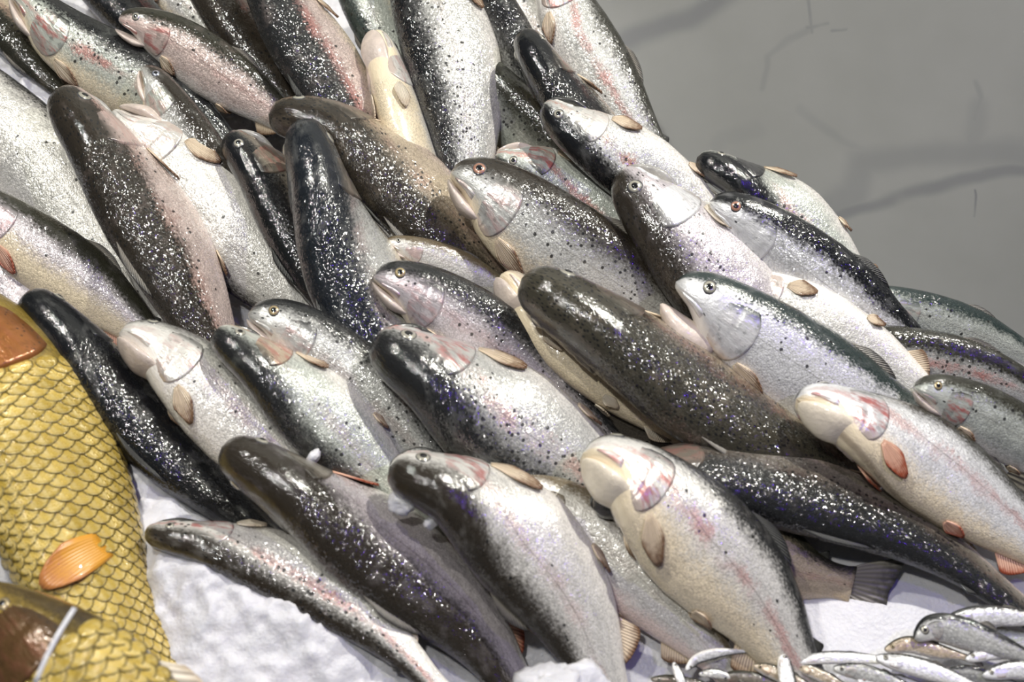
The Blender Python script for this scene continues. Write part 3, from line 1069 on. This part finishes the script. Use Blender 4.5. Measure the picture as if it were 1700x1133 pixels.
T('silvery green trout with dark crown in the left centre', [(356, 550), (440, 612), (528, 692), (608, 772), (680, 845)], 68, 'DL', (64, 10), h=.140, bc='slate', fl='green', be='white', bl=.4, soft=.3, sp=.15, pk=.2, gl=.55, mt=.4, gt='warm', gp=.6, jaw='dark')
T('glossy black trout next to the golden carp', [(42, 488), (118, 568), (202, 662), (292, 762), (382, 842), (470, 915)], 60, 'DL', (88, 58), h=.128, bc='black', fl='silver', be='white', bl=-.35, soft=.2, sp=0, pk=0, gl=.6, gt='dark', gp=0, jaw='dark', rough=.3)
# centre and right block
T('trout with red-streaked cheek behind the brown-backed grey trout', [(822, 258), (905, 288), (985, 345), (1060, 415)], 52, 'DL', (40, 0), h=.105, bc='slate', fl='green', be='white', bl=.6, sp=.1, pk=.9, gp=1.0, gl=.5, fin='orange')
T('silver-cheeked trout with brown spotted back at right centre', [(1031, 282), (1088, 352), (1150, 425), (1215, 500), (1285, 580)], 84, 'DL', (38, 18), h=.132, bc='brown', fl='mauve', be='white', bl=.32, soft=.35, sp=.45, pk=.05, gl=.6, gp=.05, gt='bright', jaw='grey', fin='pale', L=3.3)
T('grey trout with brown mottled back and round pale snout at centre', [(748, 285), (830, 332), (920, 398), (1005, 455), (1080, 505)], 86, 'UR', (-4, 6), h=.132, bc='brown', fl='silver', be='cream', bl=.3, soft=.4, bel=-.5, sp=.35, pk=0, gl=.55, mt=.35, iris='red', L=3.2)
T('dark-headed trout rising against the marble wall at right', [(1157, 262), (1230, 302), (1310, 362), (1385, 440), (1450, 520)], 54, 'DL', (84, 20), h=.118, bc='black', fl='green', be='white', bl=.2, soft=.25, sp=.1, pk=.5, gl=.6, gt='dark', gp=0, jaw='dark')
T('silver green trout at the far right edge below the marble', [(1440, 490), (1545, 526), (1640, 562), (1760, 615)], 44, 'UR', 5, h=.085, bc='green', fl='green', be='white', bl=.5, sp=.1, pk=.05, gl=.6)
T('bright silver trout with black back and large eye at right edge', [(1178, 335), (1260, 384), (1350, 450), (1440, 520), (1520, 585), (1590, 650)], 68, 'UR', 10, h=.128, bc='black', fl='bright', be='white', bl=.45, soft=.2, sp=.1, pk=0, gl=.9, mt=.55, iris='red', jaw='grey', mo=.8, gt='bright', gp=0)
T('pale trout belly between the bright silver and open-mouthed trout', [(1205, 450), (1290, 505), (1380, 558), (1455, 600), (1530, 650)], 60, 'DL', -8, h=.084, sl=.00002, bc='tan', fl='pale', be='white', bl=.5, sp=.05, pk=0, gl=.4, fin='orange')
T('dark spotted trout with strong pink stripe at the far right', [(1395, 558), (1500, 584), (1600, 608), (1700, 645), (1800, 695)], 50, 'UR', 15, h=.072, sl=.00003, bc='olive', fl='silver', be='white', bl=.3, sp=.9, pk=1.0, gl=.5)
T('small trout head with red gill patch at the far right', [(1518, 642), (1600, 672), (1690, 722), (1790, 790)], 54, 'UR', 5, h=.118, bc='olive', fl='green', be='white', bl=.55, sp=.1, pk=.05, gp=1.0, gl=.5, iris='gold')
# centre
T('trout with dark gill slit and pinkish violet flank at the centre', [(620, 458), (708, 492), (805, 555), (895, 620), (965, 685), (1020, 745)], 70, 'UR', (2, 14), h=.128, bc='slate', fl='mauve', be='cream', bl=.4, soft=.3, sp=.3, pk=.25, gl=.6, mt=.35, iris='gold')
T('grey olive trout back lying deep between two larger trout', [(900, 590), (1000, 662), (1085, 715), (1170, 770)], 44, 'UR', 40, h=.075, bc='olive', fl='dull', bl=.1, soft=.5, sp=.2, pk=0, gl=.4)
T('trout with white chin and cream belly under the glittering spotted trout', [(832, 455), (915, 545), (1015, 632), (1105, 702), (1190, 765)], 48, 'UR', -50, h=.112, bc='grey', fl='warm', be='cream', bl=.6, bel=-.2, sp=0, pk=0, gl=.25, opening=.12, fin='pale')
T('open-mouthed bright silver trout with blue-green back', [(1122, 468), (1218, 532), (1335, 612), (1450, 688), (1560, 735), (1660, 790)], 86, 'UR', 3, h=.138, bc='green', fl='bright', be='white', bl=.62, soft=.16, bel=-.6, sp=.1, pk=0, gl=.45, mt=.5, gp=.05, opening=.30, jt=1.55, mo=.15, gt='bright', jaw='pale', L=3.8)
T('large dark spotted trout sparkling with white highlights at centre right', [(866, 462), (958, 520), (1062, 592), (1180, 672), (1290, 735), (1395, 800)], 78, 'DL', (86, 60), h=.152, bc='moss', fl='warm', be='pink', bl=-.2, soft=.35, sp=1.0, pk=.2, gl=.95, gt='dull', gp=.2, jaw='dark', rough=.28)
T('large silver trout with dense black spots in the centre', [(620, 562), (718, 622), (810, 692), (902, 755), (985, 812)], 100, 'DL', (64, 16), h=.142, bc='slate', fl='silver', be='white', bl=.3, soft=.35, sp=.85, pk=.55, gl=.6, gp=.9, jaw='dark', L=3.0)
# front rows
T('trout showing only its tail and fork on the white ice at lower right', [(1120, 800), (1220, 888), (1320, 946), (1415, 972)], 80, 'UR', 5, h=.05, sl=.00002, bc='olive', fl='warm', be='tan', bl=.6, sp=.1, pk=.3, gl=.3, L=2.0, hmin=.035, mt=.1)
T('long dark spotted trout curving to the right edge above the small fish', [(985, 845), (1085, 802), (1210, 795), (1330, 824), (1450, 862), (1560, 915), (1660, 985), (1740, 1050)], 66, 'DL', (58, 48), h=.108, sl=.00008, bc='slate', fl='dull', be='pink', bl=-.1, soft=.45, sp=1.0, pk=.05, gl=.8, gt='dull', jaw='dark')
T('trout on its back with red gills and orange fin at lower right', [(1322, 662), (1430, 704), (1540, 764), (1650, 850), (1770, 945)], 76, 'UR', (-58, -26), h=.132, bc='olive', fl='bright', be='cream', bl=.55, bel=-.55, sp=0, pk=.6, gp=1.0, gl=.5, mt=.4, fin='red', slit=.5, L=3.6, mo=.4, jaw='white', ey=.8)
T('pale trout pressed under the pale-headed trout near the bottom', [(820, 795), (955, 868), (1070, 968), (1168, 1068), (1240, 1155)], 72, 'UR', 2, h=.092, sl=.00009, bc='tan', fl='pale', be='pink', bl=.6, bel=-.6, sp=0, pk=.1, gl=.4)
T('pale-headed trout with white belly and pink-flecked flank at bottom', [(968, 752), (1062, 802), (1162, 892), (1250, 990), (1312, 1090)], 98, 'UR', (-46, -6), h=.145, bc='slate', fl='pale', be='cream', bl=.62, soft=.2, bel=-.3, sp=.05, pk=.7, gp=.9, gl=.45, mt=.3, fin='orange', L=3.0, mo=.3, jaw='white', ey=.8)
T('broad pale grey trout with brown head at the bottom centre', [(646, 775), (758, 820), (858, 902), (945, 1010), (1000, 1130), (1030, 1220)], 92, 'DL', (68, 10), h=.145, bc='brown', fl='pale', be='white', bl=.42, soft=.3, sp=.05, pk=.3, gl=.5, mt=.35, gp=.9, jaw='dark', L=3.2)
T('smooth dark brown trout with pale flank near the bottom left', [(368, 742), (465, 800), (575, 878), (695, 965), (790, 1050), (860, 1150)], 80, 'DL', (86, 38), h=.140, bc='brown', fl='mauve', be='white', bl=.15, soft=.35, sp=0, pk=.05, gl=.8, gt='dull', gp=0, jaw='dark', fin='red', rough=.32)
T('slender trout half sunk in white ice at the bottom left', [(240, 884), (340, 902), (440, 935), (560, 1000), (660, 1075), (750, 1170)], 56, 'DL', (60, 8), h=.098, sl=.00005, bc='brown', fl='pale', be='white', bl=.3, soft=.35, sp=.5, pk=.8, gl=.7, gp=1.0, jaw='dark', fin='pale')
# ------------------------------------------------------------------ the two golden carp
def carp_scale_mat():
    m = bpy.data.materials.new('golden_scale')
    m.use_nodes = True
    N = NT(m.node_tree)
    p = N.n['Principled BSDF']
    co = N.new('ShaderNodeTexCoord').outputs['Object']
    ln = N.vmath('LENGTH', N.vmath('MULTIPLY', co, (1.0, 1.0, 0.0)), out=1)
    rnd_ = N.new('ShaderNodeObjectInfo').outputs['Random']
    base = N.mix(rnd_, (.44, .30, .04), (.66, .47, .10))
    n = N.noise(co, 1.6, 3).outputs[0]
    base = N.mix(N.step(n, .45, .7, 0, .6), base, (.66, .54, .24))
    col = N.mix(N.step(ln, .74, 1.0), base, (.13, .095, .02))
    N.put(p.inputs['Base Color'], col)
    p.inputs['Roughness'].default_value = .3
    p.inputs['Metallic'].default_value = .15
    p.inputs['Coat Weight'].default_value = .7
    p.inputs['Coat Roughness'].default_value = .12
    b = N.new('ShaderNodeBump')
    b.inputs['Strength'].default_value = .3
    b.inputs['Distance'].default_value = .05
    N.put(b.inputs['Height'], N.noise(co, 5, 3).outputs[0])
    N.put(p.inputs['Normal'], b.outputs[0])
    N.put(p.inputs['Coat Normal'], b.outputs[0])
    return m


M_SCALE = carp_scale_mat()


def scale_mesh():
    # shield about 2 wide (y) and 2 long (x, +x towards the tail), slightly domed
    n = 12
    verts = [(0, 0, .16)]
    for rr, zz in ((.62, .12), (1.0, 0.0)):
        for k in range(n):
            a = 2 * math.pi * k / n
            x, y = math.cos(a), math.sin(a)
            x = x * (1.0 if x > 0 else .75)
            verts.append((x * rr, y * rr, zz))
    for k in range(n):
        v = verts[1 + n + k]
        verts.append((v[0] * .98, v[1] * .98, -.10))
    f = [(0, 1 + k, 1 + (k + 1) % n) for k in range(n)]
    for ring in (0, 1):
        o = 1 + ring * n
        f += [(o + k, o + n + k, o + n + (k + 1) % n, o + (k + 1) % n) for k in range(n)]
    me = bpy.data.meshes.new('scale')
    me.from_pydata(verts, [], f)
    me.polygons.foreach_set('use_smooth', [True] * len(me.polygons))
    me.materials.append(M_SCALE)
    return me


SCALE_ME = scale_mesh()


def make_carp(label, p, w, d, r, h, sl, L, s_from, s_to, rows, half_pitch, head_col, back_col, pec, pel, cut):
    F = FishShape(p, w, d, r, h, sl, CARP, L, .03)
    root = empty('carp', F.c[100] - BED_N * .05)
    mat = skin_mat('carp_skin', Back=back_col, Flank=(.42, .29, .05), Belly=(.62, .46, .16), BackLevel=.5, Soft=.35, BellyLevel=-.85, Spots=0.0,
                   Pink=0.0, Glitter=.15, Metal=.1, Mottle=.6, Seed=3.3, ScaleSize=.004, Rough=.32)
    body_mesh(F, 'body', mat, root, 70, 48)
    gm = gill_mat('carp_gill_cover_skin', head_col, tuple(x * 2.2 for x in head_col), .15, 4.2)
    for sg in (F.vis, -F.vis):
        gill_cover(F, gm, root, sg, front=.10, rear=.265, p0=.28, p1=.9, raise_=.06)
        add_eye(F, root, sg, 'gold')
        flat_fin(F, 'pectoral_fin', M_CARPFIN, root, .27, math.pi * pec, .95 * F.hw, .16 * F.hw, .5 * F.hw, .1, .006, sg)
        flat_fin(F, 'pelvic_fin', M_CARPFIN, root, pel[0], math.pi * pel[1], .72 * F.hw, .34 * F.hw, .44 * F.hw, pel[2], .006, sg, corr=0.0)
    mid_fin(F, 'dorsal_fin', FIN_M['pale'], root, .40, .76, True, .30 * F.hw, .35 * F.hw)
    mid_fin(F, 'anal_fin', M_CARPFIN, root, .76, .84, False, .5 * F.hw, .3 * F.hw)
    tail_fin(F, 'tail_fin', M_CARPFIN, root, 1.0 * F.hw, .9 * F.hw, .35)
    # every scale of the side that shows is a piece of its own
    k = 0
    org = ORIGIN[root.name]
    hu, hd, ww = F.dims(np.array([.42]))
    step = 2.04 * half_pitch / (float(.5 * (hu + hd)[0] + ww[0]) / 2)
    for i in range(rows):
        s = s_from + (s_to - s_from) * i / (rows - 1)
        hu, hd, ww = F.dims(np.array([s]))
        per = float(.5 * (hu + hd)[0] + ww[0]) / 2
        size = per * step / 2.04
        for jj in range(-9, 10):
            ph = (jj + .5 * (i % 2)) * step + math.pi * .5
            if ph < .22 or ph > math.pi * .99:
                continue
            phi = ph * F.vis
            a1, a2 = np.array([s]), np.array([phi])
            c = F.pt(a1, a2, .0006)[0]
            t = F.pt(a1 + .01, a2)[0] - F.pt(a1 - .01, a2)[0]
            y = F.pt(a1, a2 + .04)[0] - F.pt(a1, a2 - .04)[0]
            n = np.cross(t, y)
            n /= np.linalg.norm(n)
            out = F.pt(a1, a2, .01)[0] - c
            if np.dot(n, out) < 0:
                n = -n
            view = CAM - c
            if np.dot(n, view) < -.05 * np.linalg.norm(view):
                continue
            t /= np.linalg.norm(t)
            rel = c - CAM
            dz = np.dot(rel, FWD)
            qx, qy = IMG_W / 2 + FPX * np.dot(rel, RIGHT) / dz, IMG_H / 2 - FPX * np.dot(rel, UP) / dz
            if qx < -30 or qy > 1165 or qy < 540 or cut(qx, qy):
                continue
            tt = t + n * .13
            tt /= np.linalg.norm(tt)
            nn = n - tt * np.dot(n, tt)
            nn /= np.linalg.norm(nn)
            yy = np.cross(nn, tt)
            lx, ly, lz = (.4 * size + .6 * half_pitch) * .86, size * 1.16, size * .42
            M = Matrix(((tt[0] * lx, yy[0] * ly, nn[0] * lz, c[0] - org[0]), (tt[1] * lx, yy[1] * ly, nn[1] * lz, c[1] - org[1]),
                        (tt[2] * lx, yy[2] * ly, nn[2] * lz, c[2] - org[2]), (0, 0, 0, 1)))
            o = bpy.data.objects.new('scale', SCALE_ME)
            COL.objects.link(o)
            o.parent = root
            o.matrix_local = M
            k += 1
    print('CARP scales', k)
    tag(root, label, 'fish', 'golden carp at the left')
    return root, F


M_CARPFIN = fin_mat('orange_carp_fin', (.70, .32, .03), (.55, .22, .07), .08)
make_carp('golden carp with large yellow scales and orange fin along the left edge', [(-75, 470), (0, 600), (62, 745), (115, 880), (168, 1000), (235, 1105), (300, 1190)],
          124, 'UR', (-8, -28), .135, .00008, 3.2, .27, .97, 50, .0098, (.16, .06, .015), (.16, .11, .02), .97, (.66, .46, 1.25), lambda x, y: y > 985 + .9 * x)
make_carp('brown-headed golden carp cropped by the bottom left corner', [(-35, 975), (105, 1125), (215, 1245), (310, 1350)],
          126, 'UR', 10, .185, .00006, 3.0, .265, .75, 26, .0098, (.060, .032, .012), (.05, .032, .012), .95, (.5, .9, 0), lambda x, y: False)

# ------------------------------------------------------------------ small silver fish heaped at the bottom right
M_SPRAT_EYE = IRIS['silver']
SPRAT_GROUP = 'small silver fish heaped at the bottom right'


def make_sprat(label, p, w, d, r, h=.07, bc='slate', fl='bright', bl=.6, fin='grey', sl=0.0, L=None, iris='silver', mt=.2, cat='fish'):
    F = FishShape(p, w, d, r - 14, h, sl, SPRAT, L, .02)
    root = empty('sprat', F.c[100] - BED_N * .008)
    seed = rnd.random() * 9
    mat = skin_mat('sprat_skin', Back=BACK[bc], Flank=FLANK[fl], Belly=BELLY['white'], BackLevel=bl, Soft=.18, BellyLevel=-.8, Spots=0.0, Pink=0.0,
                   Glitter=.35, Metal=mt, Mottle=.25, Seed=seed, ScaleSize=.0022, Rough=.3)
    body_mesh(F, 'body', mat, root, 40, 24)
    gm = gill_mat('sprat_gill_skin', BACK[bc], FLANK[fl], .15, seed)
    for sg in (F.vis, -F.vis):
        gill_cover(F, gm, root, sg, front=.12, rear=.24, raise_=.05)
        add_eye(F, root, sg, iris)
    mid_fin(F, 'dorsal_fin', FIN_M[fin], root, .46, .58, True, .4 * F.hw, .5 * F.hw, nr=5, nc=6)
    tail_fin(F, 'tail_fin', FIN_M[fin], root, 1.5 * F.hw, 1.1 * F.hw, .55, nr=6, nc=9)
    tag(root, label, cat, SPRAT_GROUP)
    return root


S = make_sprat
S('small white-sided fish stretched along the right edge above the heap', [(1562, 1034), (1620, 1022), (1700, 1026), (1780, 1034)], 17, 'UR', 10, h=.075)
S('small fish with a grey head turned to the camera and a round cheek', [(1518, 1062), (1548, 1042), (1590, 1048), (1640, 1066)], 27, 'UR', 20, h=.078, fl='silver')
S('small greenish fish lying under the white-sided one at the right', [(1560, 1062), (1620, 1056), (1690, 1058), (1760, 1062)], 14, 'UR', 0, h=.062, bc='olive', fl='green')
S('small yellowish fish with a black eye left of the grey-headed one', [(1468, 1080), (1510, 1070), (1560, 1082), (1620, 1096)], 15, 'UR', 5, h=.070, bc='olive', fl='warm', iris='gold')
S('slim white fish lying level left of the yellowish one', [(1312, 1100), (1370, 1092), (1440, 1094), (1510, 1104)], 11, 'UR', -10, h=.068)
S('pale silver fish slanting down across the middle of the heap', [(1452, 1092), (1510, 1104), (1570, 1122), (1640, 1148)], 17, 'UR', -5, h=.078, fl='bright')
S('small fish with greyish back sloping down at the bottom of the heap', [(1382, 1110), (1430, 1116), (1490, 1136), (1540, 1156)], 15, 'UR', 15, h=.072, fl='silver')
S('small white fish head pointing upward at the left of the heap', [(1300, 1082), (1304, 1110), (1312, 1150), (1320, 1190)], 14, 'UR', 0, h=.072)
S('small arched fish with a white flank at the right of the heap', [(1602, 1096), (1650, 1082), (1700, 1086), (1750, 1102)], 14, 'UR', 0, h=.074)
S('small silver fish at the bottom right corner of the heap', [(1630, 1122), (1680, 1112), (1740, 1116), (1800, 1124)], 16, 'UR', 10, h=.074)
S('curved white sliver of a fish at the left end of the heap', [(1138, 1114), (1160, 1094), (1200, 1084), (1240, 1082)], 9, 'DL', -5, h=.066)
S('tiny upright white fish at the far left of the heap', [(1118, 1100), (1126, 1118), (1140, 1150)], 8, 'UR', 0, h=.066)
S('tiny silver fish lying below the curved white one', [(1160, 1120), (1185, 1118), (1220, 1126)], 8, 'UR', 0, h=.062, fl='silver')
S('small olive fish with a gold eye beside the upright white head', [(1250, 1106), (1280, 1114), (1330, 1136), (1370, 1160)], 13, 'UR', 10, h=.066, bc='olive', fl='warm', iris='gold')
S('small golden-cheeked fish wedged below the slim level fish', [(1318, 1106), (1350, 1116), (1395, 1138), (1430, 1160)], 11, 'UR', 5, h=.066, bc='olive', fl='warm', iris='gold')
S('small fish with a red-brown eye at the bottom edge of the heap', [(1422, 1132), (1460, 1128), (1510, 1136), (1560, 1150)], 13, 'UR', 0, h=.070, iris='red')
S('dark-backed small fish at the bottom edge under the arched one', [(1560, 1120), (1600, 1116), (1650, 1126), (1700, 1140)], 13, 'UR', 40, h=.066, bc='slate', fl='silver')
S('dull small fish lying lowest between the two left heads', [(1190, 1128), (1230, 1126), (1290, 1140), (1340, 1155)], 14, 'UR', 25, h=.060, bc='olive', fl='dull')
S('brownish small fish sunk at the left bottom edge', [(1080, 1128), (1120, 1132), (1180, 1146), (1230, 1160)], 12, 'UR', 20, h=.056, bc='olive', fl='dull')
S('greyish small fish half covered near the right edge', [(1650, 1072), (1690, 1068), (1740, 1074), (1790, 1080)], 13, 'UR', 10, h=.060, bc='olive', fl='silver', fin='pale')

# ------------------------------------------------------------------ ice lumps and a plastic strip
def ice_lump(label, px, py, h, r, seed, flat=.75):
    c = at(px, py, h)
    rr = random.Random(seed)
    nu, nv = 30, 18
    verts, faces = [], []
    root_dirs = [(Vector((rr.gauss(0, 1), rr.gauss(0, 1), rr.gauss(0, 1))).normalized(), .72 + .3 * rr.random()) for _ in range(16)]
    for i in range(nv + 1):
        a = math.pi * i / nv
        for j in range(nu):
            b = 2 * math.pi * j / nu
            d = Vector((math.sin(a) * math.cos(b), math.sin(a) * math.sin(b), math.cos(a)))
            m = 1.05
            for q, k in root_dirs:
                dp = d.dot(q)
                if dp > .05:
                    m = min(m, k / dp)
            m *= r * (1 + .22 * rr.random())
            verts.append((d.x * m, d.y * m, d.z * m * flat))
    faces = grid_faces(nv + 1, nu, wrap=True, flip=False)
    o = link_mesh('ice_lump', verts, faces, M_ICE, None)
    o.location = Vector(c)
    o.rotation_euler = (rr.random(), rr.random(), rr.random() * 6)
    tag(o, label, 'ice', 'loose lumps of ice among the fish')
    return o


ice_lump('lump of ice beside the brown head of the broad grey trout', 668, 834, .125, .011, 3)
ice_lump('small ice crumb on the flank of the smooth dark brown trout', 716, 868, .122, .006, 4)
ice_lump('tiny ice crumb between the green trout and the dark brown trout', 520, 758, .11, .006, 9)
ice_lump('white ice lump at the bottom edge before the broad grey trout', 905, 1152, .12, .026, 5, .6)
ice_lump('second white ice lump at the bottom edge, right of the larger one', 965, 1150, .115, .02, 15, .6)
a0, a1 = at(124, 1010, .262), at(58, 1136, .262)
dirv = (a1 - a0) / np.linalg.norm(a1 - a0)
sidev = np.cross(dirv, CAM - a0)
sidev /= np.linalg.norm(sidev)
tt = np.linspace(0, 1, 10)
G = np.stack([a0 + (a1 - a0) * t + BED_N * (.004 * math.sin(t * 3.1)) for t in tt])
G = np.stack([G - sidev * .0016, G, G + sidev * .0016], 1)
strip = sheet(G, .0012, 'plastic_strip', simple_mat('milky_plastic', (.62, .62, .66), .3, coat=.3, bump=.1), None, np.tile(tt[:, None], (1, 3)), np.zeros((10, 3)))
tag(strip, 'thin milky plastic strip across the brown carp head', 'strip')
